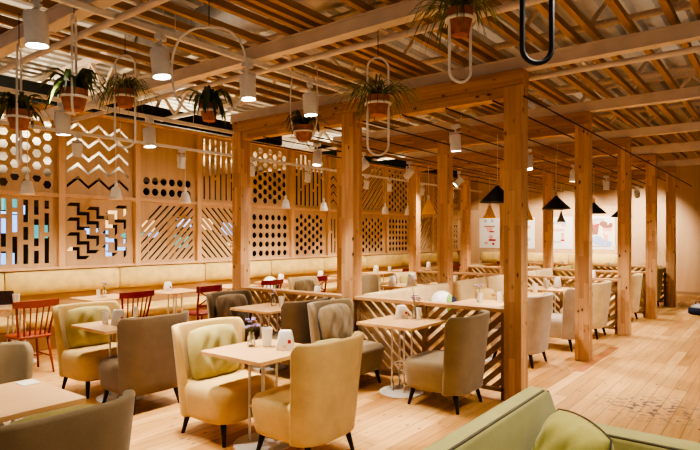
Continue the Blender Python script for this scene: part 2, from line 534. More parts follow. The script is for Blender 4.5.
pats_lo = {0: pat_slots(LW, HL, .07, .19, [.3, .22, .5], .06), 1: pat_slots(LW, HL, .075, .155, [.42, .3, .2], .07), 2: pat_maze(LW, HL), 3: pat_diag(LW, HL, .036, .105, 1), 4: pat_diag(LW, HL, .036, .105, -1),
           5: pat_dots(LW, HL, .066, .19, .2, False, my=.04), 6: pat_dots(LW, HL, .062, .145, .19, True, my=.04), 7: pat_slots(LW, HL, .055, .14, [.5, .3], .07), 8: pat_dots(LW, HL, .062, .145, .185, True, my=.04),
           9: pat_dots(LW, HL, .064, .175, .165, False, my=.04), 10: pat_diag(LW, HL, .045, .13, 1), 11: pat_slots(LW, HL, .06, .16, [.3, .4], .06), 12: pat_dots(.6, HL, .05, .15, .18, False)}
pats_up = {0: pat_dots(LW, HU, .07, .16, .2, True, 6), 1: pat_dots(LW, HU, .07, .158, .19, True, 6), 2: pat_zig(LW, HU, .15, .36, .06, .225), 3: pat_dots(LW, HU, .07, .18, .2, False, 14, skip=lambda x, y: y > .45),
           4: pat_slots(LW, HU, .045, .14, [.6, .9, .4], .06), 5: pat_dots(LW, HU, .07, .15, .2, True, 8, my=.04), 6: pat_slots(LW, HU, .075, .15, [.7, .35, .5], .06), 7: pat_zig(LW, HU, .13, .3, .06, .2),
           8: pat_diag(LW, HU, .045, .13, 1), 9: pat_dots(LW, HU, .066, .15, .185, True, 8, my=.04), 10: pat_slots(LW, HU, .06, .15, [.4, .7], .06), 11: pat_diag(LW, HU, .05, .14, -1), 12: pat_dots(.6, HU, .05, .15, .2, False, 4, PI/4)}
nlo = ['short upright slots', 'tall rectangular slots', 'stepped maze slots', 'slots slanting one way', 'slots slanting the other way', 'rows of round holes', 'staggered round holes', 'narrow upright slots', 'small staggered holes', 'a grid of holes', 'wide slanted slots', 'broken upright slots', 'a narrow grid of holes']
nup = ['hexagonal holes at the left edge', 'hexagonal holes', 'zigzag slots', 'two rows of round holes', 'thin upright slots', 'staggered eight-sided holes', 'long upright slots', 'tight zigzag slots', 'slanted slots', 'small eight-sided holes', 'mixed upright slots', 'wide slanted slots', 'diamond holes']
wh = ['cut off by the left edge', 'left of the zigzag panel', 'between hexagons and round holes', 'second left of the large left post', 'just left of the large left post', 'just right of the large left post', 'second right of the large left post', 'just left of the middle post', 'just right of the middle post', 'second to the right of the middle post', 'beside the yellow lampshade', 'third from the far corner', 'in the far corner']
for i, (a, c) in enumerate(cols):
    w = c-a-.1
    for (z, h, P, nm, row) in ((Z0, HL, pats_lo, nlo, 'lower'), (Z2, HU, pats_up, nup, 'upper')):
        k = min(i, 12)
        if i > 11: holes = [q for q in P[12] if all(abs(p[0]) < w/2-.02 for p in q)]
        else: holes = P[k]
        o = lattice('lattice_panel', w, h, holes)
        o.location = (WX, (a+c)/2, z)
        tag(o, f'{row} lattice panel with {nm[k]}, {wh[k]}', 'lattice panel', f'{row} row of lattice panels')
k = 1
for i, (a, c) in enumerate(cols):
    struct(MB().box(-.07, .09, -.05, .05, 0, 2.59).build(f'trim_{k}', 'frame', loc=(WX, a, 1.12), bevel=.004)); k += 1
for z0, z1 in ((1.12, 1.16), (2.27, 2.33), (3.66, 3.71)):
    struct(MB().box(-.045, .08, 0, BY-1.64, 0, z1-z0).build(f'trim_{k}', 'frame', loc=(WX, 1.64, z0), bevel=.004)); k += 1

# ------------------------------------------------------------------ banquettes
def banquette(name, length, label, segs, axis_loc, rz):
    e = empty(name, axis_loc, rz, label, 'banquette')
    # local: back at x=0, faces +x, runs along y
    MB().box(0, .78, 0, length, 0, .33).build('base', 'seatwood', e)
    sl = length/segs
    for i in range(segs):
        y0, y1 = i*sl+.006, (i+1)*sl-.006
        MB().box(.02, .84, y0, y1, .33, .46).build('seat', 'banq', e, bevel=.04, seg=3, smooth=True)
        m = MB()
        n = 10; vs = []; fs = []
        prof = [(0, .745), (.10, .75), (.16, .79), (.185, .87), (.18, .97), (.15, 1.06), (.10, 1.1), (0, 1.105)]
        for (px, pz) in prof:
            for j in range(n+1):
                t = j/n; edge = min(t, 1-t)
                q = min(1, edge*12+.35)
                vs.append((px*q if px > 0 else 0, y0+(y1-y0)*t, .925+(pz-.925)*(.96+.04*q)))
        for r_ in range(len(prof)-1):
            for j in range(n):
                fs.append((r_*(n+1)+j, r_*(n+1)+j+1, (r_+1)*(n+1)+j+1, (r_+1)*(n+1)+j))
        m.add(vs, fs).build('backrest', 'banq', e, smooth=True)
    return e
banquette('banquette', 16.4, 'long yellow upholstered wall banquette beneath the lattice wall', 9, (WX+.01, 1.6, 0), 0)
banquette('banquette', 4.4, 'yellow upholstered wall banquette beneath the posters on the far wall', 3, (-2.4, BY-.03, 0), R(-90)).location = (-8.3, BY-.03, 0)

# ------------------------------------------------------------------ timber frame
RY = [5.41, 7.79, 10.2, 12.6, 15.04]
PX = [-2.11, -4.17, -6.18]
rown = ['right-hand row, nearest the walkway', 'middle row', 'left-hand row']
near = ['nearest', 'second', 'third', 'fourth', 'farthest']
pp = MB().box(-.09, .09, -.09, .09, 0, 3.13).build('timber_post', 'post', bevel=.005)
for xi, x in enumerate(PX):
    for yi, y in enumerate(RY):
        lb = f'square knotty pine post, {near[yi]} in the {["right-hand row beside the walkway", "middle row", "left-hand row"][xi]}'
        place(pp, (x, y, 0), 0, lb, 'post', 'pine posts of the dining pavilion')
for yi, y in enumerate(RY):
    e = empty('timber_beam', (0, y, 3.02), 0, f'knotty pine cross beam carried by the posts, {near[yi]} of the five', 'beam', 'pine cross beams')
    MB().box(-6.28, -2.01, -.085, .085, .115, .265).build('upper_board', 'beam', e, bevel=.004)
    for a, c in ((-6.085, -4.265), (-4.075, -2.205)):
        MB().box(a, c, -.07, .07, 0, .112).build('lower_board', 'beam', e, bevel=.004)
# low dividing walls with slanted slats between the posts
def divider(x0, x1, y, label):
    e = empty('divider_screen', ((x0+x1)/2, y, 0), 0, label, 'divider', 'low slatted dividers')
    w = x1-x0
    MB().box(-w/2, w/2, -.075, .075, .885, .925).build('ledge', 'ledge', e, bevel=.004)
    f = MB()
    for a in (-w/2+.025, 0, w/2-.025): f.box(a-.025, a+.025, -.03, .03, 0.0, .885)
    f.box(-w/2, w/2, -.03, .03, .08, .12)
    f.build('frame', 'divider', e, bevel=.003)
    for s in (-1, 1):
        m = MB()
        a, c = (-w/2+.05, -.025) if s < 0 else (.025, w/2-.05)
        k = -2.0
        while k < 2.5:
            p = [(k, -.2), (k+.082, -.2), (k+.082+1.55, 1.2), (k+1.55, 1.2)]
            if s < 0: p = [(-q[0], q[1]) for q in p][::-1]
            q = clip(p, a, c, .12, .885)
            if len(q) >= 3:
                n = len(q); vs = [(u, -.014, v) for u, v in q]+[(u, .014, v) for u, v in q]
                m.add(vs, [tuple(range(n)), tuple(range(2*n-1, n-1, -1))]+[(i, i+n, (i+1) % n+n, (i+1) % n) for i in range(n)])
            k += .142
        m.build('slat_panel', 'divider', e)
dn = ['in front of the middle lounge chairs', 'behind the first bay', 'behind the second bay', 'behind the third bay', 'at the far end']
for yi, y in enumerate(RY):
    if yi != 1: divider(-4.075, -2.205, y, f'low slatted wooden divider right of the middle post row, {["beside the nearest right-hand post","beside the second right-hand post","beside the third right-hand post","beside the fourth right-hand post","beside the farthest right-hand post"][yi]}')
    if yi != 1: divider(-6.085, -4.265, y, f'low slatted wooden divider left of the middle post row, {["nearest, behind the brown lounge chairs","second from the front","third from the front","fourth from the front","farthest from the front"][yi]}')

# thin tie rods
rp = MB().tube([(0, 5.34, 0), (0, 17.8, 0)], .009, 6).build('tie_rod', 'cable')
for x in (-2.0, -2.32, -2.85, -3.4, -3.95, -4.55, -5.1, -5.65, -6.1):
    place(rp, (x, 0, 3.0112), 0, 'thin dark tie rod running under the pine cross beams', 'rod', 'thin dark tie rods')

# ------------------------------------------------------------------ steel beams, battens, joists, ducts
SB = [(.45, 3.29, .15), (2.12, 3.34, .13), (3.73, 3.34, .13), (5.45, 3.29, .135), (7.79, 3.29, .13), (10.2, 3.29, .13), (12.6, 3.3, .17), (15.04, 3.29, .13)]
sn = ['above the camera', 'at the upper left corner', 'crossing the top centre', 'on the nearest pine beam', 'on the second pine beam', 'on the third pine beam', 'on the fourth pine beam', 'on the farthest pine beam']
for (y, z, h), s in zip(SB, sn):
    e = empty('steel_beam', (0, y, z), 0, f'pale painted steel ceiling beam {s}', 'beam', 'steel ceiling beams')
    x0 = -8.6 if y < 4 else -6.4
    m = MB(); m.box(x0, 4.5, -.06, .06, 0, .018); m.box(x0, 4.5, -.06, .06, h-.018, h); m.box(x0, 4.5, -.012, .012, .018, h-.018)
    m.box(x0, 4.5, -.055, -.03, .018, h-.018)
    m.build('beam_profile', 'steel', e, bevel=.003)
    if y in (3.73, 5.45, 2.12):
        MB().tube([(x0+.2, .16, -.04), (4.3, .16, -.04)], .028, 10).build('conduit', 'steel', e, smooth=True)
        cl = MB()
        x = x0+.5
        while x < 4.2:
            cl.box(x-.015, x+.015, .02, .2, -.012, .0); x += 1.1
        cl.build('clip', 'steel', e)
bx = [.75, .4, .1, -.2, -.554, -.75, -1.075, -1.377, -1.546, -1.836, -2.0, -2.33, -2.45, -2.70, -3.13, -3.27, -3.385, -3.567, -3.93, -4.22, -4.64, -5.02, -5.3, -5.6]
bp = MB().box(-.027, .027, .2, 15.3, 0, .058).build('ceiling_batten', 'batten')
for x in bx:
    place(bp, (x, 0, 3.475), 0, 'orange-brown timber batten laid across the steel ceiling beams', 'batten', 'timber ceiling battens')
MB  # battens rest on the beams; spacers at the deeper flanges are hidden
for i, y in enumerate((1.6, 4.9, 6.9, 9.5, 12.1, 14.7)):
    e = empty('roof_joist', (0, y, 0), 0, f'pale open-web steel roof joist under the deck, {ORD[i]} from the front', 'joist', 'open-web roof joists')
    MB().tube([(-15.5, 0, 4.1), (5, 0, 4.1)], .045, 8).build('bottom_chord', 'truss', e, smooth=True)
    MB().box(-15.5, 5, -.06, .06, 4.62, 4.72).build('top_chord', 'truss', e)
    m = MB(); x = -15.3
    while x < 4.6:
        m.tube([(x, 0, 4.12), (x+.45, 0, 4.64)], .035, 5); m.tube([(x+.45, 0, 4.64), (x+.9, 0, 4.12)], .035, 5); x += .9
    m.build('web_bars', 'truss', e)
e = empty('air_duct', (0, 4.35, 4.2), 0, 'round silvery air duct high above the crossing steel beams', 'duct')
MB().tube([(-7.5, 0, 0), (1.0, 0, 0)], .24, 20).build('duct_tube', 'duct', e, smooth=True)
for x in (-6.8, -5.6, -4.4, -3.2, -2.0, -.8): MB().tube([(x-.02, 0, 0), (x+.02, 0, 0)], .252, 20).build('duct_band', 'duct', e)
for x in (-6.5, -4.0, -1.5): MB().tube([(x, 0, .24), (x, 0, .5)], .012, 6).build('hanger', 'steel', e)
# purlins across the other hall roof
for i, x in enumerate((-11.6, -13.4)):
    e = empty('roof_purlin', (x, 0, 3.98), 0, ['nearer pale roof purlin beyond the lattice wall', 'farthest pale roof purlin beyond the lattice wall'][i], 'beam', 'roof purlins at left')
    MB().box(-.05, .05, -3, BY, 0, .1).build('purlin_bar', 'truss', e)

# ------------------------------------------------------------------ lamps
def lamp(kind, loc, target, energy, size=R(70), color=(1, .92, .80), blend=.6, rad=.05, parent=None):
    l = bpy.data.lights.new('lamp', kind); l.energy = energy; l.color = color; l.shadow_soft_size = rad
    if kind == 'SPOT': l.spot_size = size; l.spot_blend = blend
    o = bpy.data.objects.new('lamp', l); COL.objects.link(o); o.location = loc
    if target is not None:
        d = Vector(target)-Vector(loc); o.rotation_euler = d.to_track_quat('-Z', 'Y').to_euler()
    return o
E = 1.0
def make_spot(sz):
    """track spotlight: origin at the track, housing tilts about the yoke pivot; aims to local -Z (house) """
    e = empty('track_spotlight')
    MB().box(-.03, .03, -.05, .05, -.045, 0).build('track_adapter', 'spotwhite', e, bevel=.004)
    y = MB(); y.tube([(0, 0, -.04), (0, 0, -.09)], .012, 8); y.box(-.015, .015, -.095*sz, .095*sz, -.1, -.088)
    y.box(-.015, .015, .085*sz, .095*sz, -.26*sz, -.09)
    y.build('yoke', 'spotwhite', e)
    h = MB().lathe([(.05, .11), (.075, .105), (.08, .09), (.08, -.13), (.076, -.135), (.07, -.12)], 24, mat=Matrix.Scale(sz, 4)).build('housing', 'spotwhite', e, smooth=True, loc=(0, 0, -.1-.13*sz))
    MB().lathe([(.066, -.122), (.01, -.118)], 24, mat=Matrix.Scale(sz, 4)).build('lens', 'lens', h)
    md = h.modifiers.new('es', 'EDGE_SPLIT'); md.split_angle = R(40)
    return e
def place_spot(proto, loc, target, label, group, energy, size=R(75), color=(1, .92, .80)):
    o = place(proto, loc, 0, label, 'spotlight', group)
    h = [c for c in kids(o) if c.name.startswith('housing')][0]
    piv = Vector(loc)+h.location
    d = (Vector(target)-piv).normalized()
    # turn the whole fitting about z so the yoke tilts sideways
    rz = math.atan2(d.y, d.x)
    o.rotation_euler = (0, 0, rz)
    tilt = math.acos(max(-1, min(1, -d.z)))
    h.rotation_euler = (0, -tilt, 0)
    if energy > 0:
        lamp('SPOT', tuple(piv+d*.17), tuple(piv+d*2), energy*E, size, color)
    return o
S1 = make_spot(.94); S2 = make_spot(.8)
def track(x, y0, y1, z, label, hw=.02, mt='white'):
    e = empty('light_track', (x, y0, z), 0, label, 'light track', 'ceiling light tracks')
    MB().box(-hw, hw, 0, y1-y0, 0, .045).build('rail', mt, e, bevel=.003)
    m = MB(); y = .5
    while y < y1-y0: m.tube([(0, y, .04), (0, y, .3)], .004, 5); y += 1.8
    m.build('suspension_wire', 'steel', e)
track(-4.02, .5, 5.28, 3.292, 'white light track crossing the upper left with big spotlights')
track(-6.2, .5, 5.28, 3.1, 'white light track with spotlights behind the hanging plants at left')
track(-8.0, .5, 17.5, 3.1, 'white light track running along the front of the lattice wall')
track(-5.2, 5.6, 17.0, 2.955, 'slim brown light track inside the pavilion, left bay', .009, 'batten')
track(-3.05, 5.6, 17.0, 2.955, 'slim brown light track inside the pavilion, right bay', .009, 'batten')

g1 = 'large track spotlights'
place_spot(S1, (-4.02, 1.70, 3.292), (-4.0, 1.85, 0.4), 'large white spotlight at the top left corner', g1, 130)
place_spot(S1, (-4.02, 2.66, 3.292), (-3.75, 2.8, 0.5), 'large white spotlight right of the two left hanging plants', g1, 170)
place_spot(S1, (-4.02, 3.60, 3.292), (-3.85, 3.6, 0.5), 'large white spotlight above the round-looped hanging plant', g1, 150)
place_spot(S1, (-4.02, 4.48, 3.292), (-3.85, 4.6, 0.5), 'white spotlight hanging inside the oval loop of a planter', g1, 120)
g2 = 'spotlights on the second track'
place_spot(S1, (-6.2, 2.9, 3.1), (-6.3, 3.0, 0.5), 'white spotlight below the broad-leaved hanging plant at left', g2, 110)
place_spot(S1, (-6.2, 3.95, 3.1), (-6.05, 4.0, 0.5), 'white spotlight in front of the upper round-hole panel', g2, 120)
place_spot(S1, (-6.2, 1.9, 3.1), (-6.4, 1.5, 0.5), 'white spotlight low at the far left behind a planter', g2, 90)
g3 = 'small spotlights along the lattice wall'
l3 = ['in front of the zigzag panel', 'left of the large left post above the slanted slots', 'just right of the large left post', 'left of the middle post', 'just right of the middle post', 'in front of the small eight-sided holes', 'beyond the yellow lampshade', 'in the far corner']
for y, s in zip((3.95, 5.7, 7.27, 8.86, 10.97, 11.97, 13.6, 15.4), l3):
    place_spot(S2, (-8.0, y, 3.1), (-8.5, y+.1, .6), f'small white spotlight {s}', g3, 45, R(80))
g4 = 'spotlights inside the pavilion'
pav = [(-5.2, 5.95, (-5.2, 5.6, 0), 'bright white spotlight hanging just below the nearest beam, left of the middle post', 60),
       (-5.2, 7.05, (-6.8, 6.4, 1.6), 'white spotlight turned sideways right of the middle post', 50),
       (-5.2, 8.4, (-6.8, 8.6, 1.2), 'white spotlight turned left under the second beam', 50),
       (-3.05, 5.95, (-3.05, 6.1, 0), 'white spotlight under the nearest beam over the middle of the frame', 90),
       (-3.05, 8.3, (-2.6, 8.0, 0.4), 'tilted white spotlight right of the nearest right-hand post', 80),
       (-3.05, 10.6, (-3.2, 10.6, 0), 'white spotlight under the third beam, right of the nearest right-hand post', 90),
       (-5.2, 10.3, (-6.5, 9.4, 1.2), 'white spotlight turned left above the yellow lampshades', 50),
       (-5.2, 13.2, (-5.0, 13.2, 0), 'white spotlight in the left bay under the fourth beam', 90),
       (-3.05, 13.0, (-3.2, 13.2, 0), 'white spotlight in the right bay under the fourth beam', 90),
       (-3.05, 16.2, (-3.4, 18.2, 1.5), 'far white spotlight in the right bay aimed at the posters', 120),
       (-5.2, 16.2, (-5.4, 18.2, 1.5), 'far white spotlight in the left bay aimed at the posters', 120)]
for x, y, t, s, en in pav:
    place_spot(S2, (x, y, 2.957), t, s, g4, en*1.5, R(95))
for i, x in enumerate((-8.2, -7.0, -5.9, -4.6, -3.6)):
    lamp('SPOT', (x, 16.3, 3.0), (x, 18.2, 1.4), 60, R(80))

# bell pendants along the banquette
def cone_pendant(name, prof, mat, h_cord, bulb_r):
    e = empty(name)
    s = MB().lathe(prof, 28, capb=False, capt=False).build('shade', mat, e, smooth=True)
    sol = s.modifiers.new('sol', 'SOLIDIFY'); sol.thickness = .006; sol.offset = -1
    top = prof[-1][1]
    MB().lathe([(.022, top-.01), (.022, top+.07), (.012, top+.08)], 12).build('lamp_cap', 'ledge' if mat == 'black' else 'white', e)
    MB().tube([(0, 0, top+.07), (0, 0, h_cord)], .004, 6).build('cord', 'white', e)
    MB().lathe([(.005, .02), (bulb_r, .03), (bulb_r, .05), (.01, .08)], 14).build('bulb', 'bulb', e)
    return e
BZ = 2.19
bell = cone_pendant('bell_pendant', [(.088, 0), (.08, .05), (.06, .15), (.045, .17), (.02, .18)], 'white', 3.1-BZ, .04)
bl = ['left of the stepped-slot panel', 'right end of the stepped-slot panel', 'over the slanted slots', 'behind the large left post', 'right of the large left post', 'left of the middle post', 'behind the middle post', 'second to the right of the middle post', 'beside the yellow lampshade']
BYS = [3.16, 4.37, 5.57, 6.73, 7.9, 9.05, 10.2, 11.36, 12.4]
for y, s in zip(BYS, bl):
    place(bell, (-7.72, y, BZ), 0, f'small white bell-shaped pendant lamp {s}', 'pendant lamp', 'white bell pendants')
    lamp('SPOT', (-7.72, y, BZ-.02), (-7.75, y, 0), 36, R(140), rad=.04)
cone = cone_pendant('cone_pendant', [(.235, 0), (.03, .2), (.025, .215)], 'black', 2.98-2.1+.02, .06)
for (y, s) in zip((7.05, 9.46, 11.8, 14.2), ('nearest, left of the nearest right-hand post', 'second, in front of the posters', 'third, peeping out right of the second right-hand post', 'farthest, half behind the third right-hand post')):
    place(cone, (-3.0, y, 2.1), 0, f'black conical pendant lamp, {s}', 'pendant lamp', 'black conical pendants')
    lamp('SPOT', (-3.0, y, 2.12), (-3.0, y, 0), 75, R(125), rad=.05)
ycone = cone_pendant('cone_pendant', [(.135, 0), (.03, .26), (.02, .275)], 'mustard', .92, .04)
for (y, s) in zip((9.16, 11.9, 14.3), ('nearer one, left of the tall middle post', 'farther one, beside the first poster', 'hidden farthest one')):
    place(ycone, (-5.25, y, 2.06), 0, f'mustard yellow conical pendant lamp, {s}', 'pendant lamp', 'mustard conical pendants')
    lamp('SPOT', (-5.25, y, 2.08), (-5.25, y, 0), 70, R(125), rad=.05)
gcone = cone_pendant('cone_pendant', [(.12, 0), (.06, .14), (.025, .24)], 'greyshade', .95, .04)
place(gcone, (-5.0, 16.2, 2.05), 0, 'small grey pendant lamp in front of the third poster', 'pendant lamp')

# ------------------------------------------------------------------ posters
def poster(x, i, label, art):
    e = empty('poster', (x, BY-.012, 1.24), 0, label, 'poster', 'posters on the far wall')
    MB().box(-.37, .37, -.012, .0, 0, 1.02).build('sheet', 'paper', e)
    for q, (mt, cx, cz, rx, rz, sh) in enumerate(art):
        if sh == 'o': pts = [(cx+rx*math.cos(2*PI*k/18), cz+rz*math.sin(2*PI*k/18)) for k in range(18)]
        elif sh == 'c': pts = [(cx-rx, cz+rz), (cx-rx*.6, cz-rz), (cx+rx*.6, cz-rz), (cx+rx, cz+rz)]
        else: pts = [(cx-rx, cz-rz), (cx+rx, cz-rz), (cx+rx, cz+rz), (cx-rx, cz+rz)]
        MB().add([(p[0], -.0135-.0008*q, p[1]) for p in pts], [tuple(range(len(pts)))]).build('printed_picture', mt, e)
def a_index(art, a): return art.index(a)
A1 = [('greyprint', -.15, .93, .05, .05, 'r'), ('greyprint', .1, .93, .05, .05, 'r'), ('brownprint', 0, .74, .2, .02, 'r'), ('pinkprint', .0, .64, .13, .07, 'c'), ('redmark', .08, .56, .09, .025, 'r'), ('pinkprint', .05, .38, .08, .08, 'o'),
      ('redmark', .1, .27, .13, .03, 'r'), ('pinkprint', -.12, .17, .07, .04, 'o'), ('redmark', .14, .14, .05, .04, 'c')]
A2 = [('pinkprint', .15, .7, .1, .06, 'c'), ('greyprint', .1, .3, .12, .05, 'r'), ('pinkprint', -.1, .5, .1, .1, 'o')]
A3 = [('greyprint', -.05, .82, .22, .04, 'r'), ('pinkprint', -.1, .6, .22, .04, 'r'), ('pinkprint', .06, .36, .055, .11, 'c'), ('redmark', .06, .27, .06, .03, 'r'), ('greyprint', -.12, .22, .12, .03, 'r'), ('pinkprint', .1, .74, .1, .03, 'o'), ('amber', -.14, .68, .08, .05, 'o'), ('redmark', .06, .48, .03, .02, 'o')]
A4 = [('greyprint', -.1, .9, .2, .06, 'o'), ('brownprint', -.18, .62, .12, .17, 'c'), ('pinkprint', .16, .58, .16, .13, 'c'), ('brownprint', .05, .78, .12, .08, 'o'), ('brownprint', .16, .7, .15, .05, 'o'), ('blue', -.12, .28, .16, .14, 'o'),
      ('pinkprint', .12, .38, .08, .14, 'c'), ('blue', .2, .18, .1, .08, 'o'), ('redmark', -.18, .74, .07, .05, 'o'), ('pinkprint', -.2, .8, .06, .05, 'o'), ('amber', .17, .5, .12, .05, 'c'), ('greyprint', 0, .1, .26, .02, 'r'), ('blue', .0, .22, .12, .09, 'c'), ('brownprint', .26, .75, .06, .06, 'o')]
poster(-8.02, 0, 'white poster with red sketches, leftmost on the far wall', A1)
poster(-6.82, 1, 'white poster mostly hidden behind the nearest right-hand post', A2)
poster(-5.62, 2, 'white poster with a small red drink, below the second black pendant', A3)
poster(-4.40, 3, 'white poster with brown and blue cups, rightmost on the far wall', A4)

# ------------------------------------------------------------------ lounge chairs
def make_chair(mat, cushion=None, seed=1):
    """faces +x"""
    e = empty('lounge_chair')
    # seat block
    MB().sestack([(.175, .27, .28, .02, 0), (.18, .295, .305, .02, 0), (.22, .305, .315, .02, 0), (.36, .318, .325, .03, 0), (.41, .318, .322, .03, 0), (.44, .30, .305, .03, 0), (.455, .26, .265, .03, 0), (.46, .15, .15, .03, 0)], 40, 4.2).build('seat', mat, e, smooth=True)
    # curved back shell
    n, mrows = 28, 8
    outer = []; inner = []
    ex = 3.4
    TH = R(76)
    for i in range(n+1):
        th = -TH+2*TH*i/n
        c, q = math.cos(th), math.sin(th)
        s = abs(th)/TH
        drop = 0.0 if s < .84 else ((s-.84)/.16)**2*.075
        ro = []; ri = []
        for j in range(mrows+1):
            t = j/mrows
            z = .17+(.905-drop-.17)*t
            fl = .87+.13*t**1.2
            a, b2 = .345*(.93+.07*t), .385*fl
            lean = -.045*t
            def P(a, b2): return (-a*abs(c)**(2/ex)+lean, b2*math.copysign(abs(q)**(2/ex), q), z)
            ro.append(P(a, b2)); 
            thk = .075-.025*t
            ri.append(P(a-thk, b2-thk))
        outer.append(ro); inner.append(ri)
    vs = []; fs = []
    W = mrows+1
    for ro in outer: vs += ro
    for ri in inner: vs += ri
    O = (n+1)*W
    for i in range(n):
        for j in range(mrows):
            a = i*W+j
            fs.append((a, a+W, a+W+1, a+1)); fs.append((O+a, O+a+1, O+a+W+1, O+a+W))
        a = i*W+mrows; fs.append((a, a+W, O+a+W, O+a))
        a = i*W; fs.append((a, O+a, O+a+W, a+W))
    for j in range(mrows):
        a = j; fs.append((a, a+1, O+a+1, O+a))
        a = n*W+j; fs.append((a, O+a, O+a+1, a+1))
    MB().add(vs, fs).build('backrest', mat, e, smooth=True, bevel=.018, seg=3)
    if cushion:
        mt = Matrix.Translation((-.165, 0, .655)) @ Matrix.Rotation(R(-11), 4, 'Y')
        MB().pillow(.54, .47, .17, 22, mt, .008, seed).build('back_cushion', cushion, e, smooth=True, sub=1, merge=True)
    for sx in (-1, 1):
        for sy in (-1, 1):
            MB().tube([(sx*.22, sy*.22, .19), (sx*.265, sy*.25, 0)], [.026, .014], 10).build('leg', 'leg', e, smooth=True)
    return e
CH = {}
def chair(kind, x, y, rz, label, group=None):
    if kind not in CH:
        mat, cu, sd = kind
        CH[kind] = make_chair(mat, cu, sd)
    return place(CH[kind], (x, y, 0), rz, label, 'chair', group)
yel = ('yellow', 'greengold', 1); yelb = ('yellow', 'greengold', 5); tau = ('taupe', None, 2); tauc = ('taupe', 'taupe', 3); bro = ('brown', 'brown', 4); brop = ('brown', None, 4)
san = ('sand', None, 6); cre = ('cream', None, 7); oli = ('olive', None, 8); taug = ('taupe', 'greengold', 9); crec = ('cream', 'greengold', 11); tgy = ('cream', 'taupe', 12)
chair(yel, -3.72, 3.10, 0, 'yellow lounge chair with pale olive cushion, left of the flower-topped front table')
chair(yelb, -2.89, 3.17, PI, 'pale yellow lounge chair seen from behind, right of the flower-topped front table')
chair(yel, -5.84, 3.10, 0, 'yellow lounge chair with pale olive cushion beside the red spindle chair at left')
chair(brop, -5.0, 3.10, PI, 'brown lounge chair seen from behind between the two yellow chairs')
chair(taug, -2.75, 1.15, PI, 'grey-taupe lounge chair with a green cushion, cropped at the lower left corner')
chair(tau, -3.98, 1.38, 0, 'grey-taupe lounge chair cut off by the left edge')
chair(bro, -5.62, 4.92, 0, 'dark brown lounge chair with cushion, against the large left post')
chair(brop, -4.72, 4.92, PI, 'dark brown lounge chair seen from behind, in front of the low divider')
chair(tauc, -3.85, 4.92, 0, 'taupe lounge chair with a creased cushion, below the middle post')
chair(tau, -2.65, 4.95, PI, 'taupe lounge chair seen from behind beside the nearest right-hand post')
chair(san, -2.74, 7.15, PI, 'pinkish sand lounge chair seen from behind, just right of the nearest post')
chair(san, -2.66, 8.5, PI, 'pinkish sand lounge chair half hidden by the second right-hand post')
chair(cre, -2.62, 9.72, PI, 'cream lounge chair seen from behind between second and third right-hand posts')
chair(cre, -2.58, 12.05, PI, 'pale cream lounge chair peeping out behind the third right-hand post')
chair(oli, -2.58, 13.5, PI, 'olive green lounge chair between the third and fourth right-hand posts')
chair(oli, -2.6, 14.6, PI, 'olive brown lounge chair behind the farthest right-hand post')
chair(tau, -6.05, 8.6, 0, 'grey-taupe lounge chair behind the white napkin holder, right of the middle post')
chair(crec, -5.86, 9.7, 0, 'cream lounge chair with olive cushion behind the low sofas')
chair(tgy, -6.62, 7.46, 0, 'cream lounge chair with grey ribbed cushion left of the middle post')
chair(cre, -6.1, 13.6, 0, 'cream lounge chair under the leftmost poster')
chair(cre, -4.6, 13.6, 0, 'low cream lounge chair below the second poster')

# ------------------------------------------------------------------ tables
def make_table(w=.68, d=.7):
    e = empty('cafe_table')
    MB().box(-w/2, w/2, -d/2, d/2, .72, .75).build('tabletop', 'table', e, bevel=.003)
    MB().lathe([(.235, 0), (.235, .008), (.22, .016), (.03, .02)], 32).build('base_plate', 'white', e, smooth=False)
    for sx in (-1, 1):
        for sy in (-1, 1):
            MB().tube([(sx*.075, sy*.075, .012), (sx*.075, sy*.075, .72)], .011, 8).build('leg', 'white', e, smooth=True)
    m = MB()
    for z in (.3,):
        m.box(-.075, .075, -.081, -.069, z, z+.012); m.box(-.075, .075, .069, .081, z, z+.012); m.box(-.081, -.069, -.075, .075, z, z+.012); m.box(.069, .081, -.075, .075, z, z+.012)
    m.build('stretcher', 'white', e)
    MB().box(-.14, .14, -.14, .14, .708, .72).build('mounting_plate', 'white', e)
    return e
TP = make_table()
def table(x, y, label, group='square wooden cafe tables'):
    place(TP, (x, y, 0), 0, label, 'table', group)
table(-3.28, 3.10, 'square oak-topped cafe table with flower vase between the two front yellow chairs')
table(-5.38, 3.10, 'square oak-topped cafe table between the yellow chair and brown chair')
table(-3.42, 1.22, 'oak-topped cafe table cut off by the lower left edge')
table(-5.16, 4.98, 'oak-topped cafe table between the two dark brown chairs')
table(-3.2, 5.02, 'square oak-topped cafe table against the low divider between two taupe chairs')
BT = [3.1, 4.3, 5.5, 6.7, 7.9, 9.05, 10.2, 11.36, 12.5, 13.7, 14.9]
btl = ['at the red spindle chair by the left edge', 'at the second red spindle chair', 'at the red cross-back chair, with a silver napkin holder', 'half hidden by the large left post', 'just right of the large left post', 'left of the middle post', 'behind the middle post', 'just right of the middle post', 'with a white napkin holder right of the middle post', 'left of the tall middle-row post', 'in the far corner']
for y, s in zip(BT, btl): table(-7.9, y, f'wooden table before the lattice-wall banquette, {s}')
table(-3.22, 7.1, 'wooden cafe table in the first pavilion bay with white cups')
table(-3.25, 8.55, 'wooden cafe table in the second bay, nearer of two')
table(-3.2, 9.72, 'wooden cafe table in the second bay, farther of two')
table(-3.15, 12.05, 'wooden cafe table in the third bay')
table(-3.15, 13.6, 'wooden cafe table in the fourth bay')
table(-5.45, 8.7, 'wooden cafe table behind the nearest low sofa, with white holder')
table(-5.45, 6.4, 'wooden cafe table in the nearest left bay')
table(-5.03, 9.66, 'wooden cafe table beside the cream chair with olive cushion')
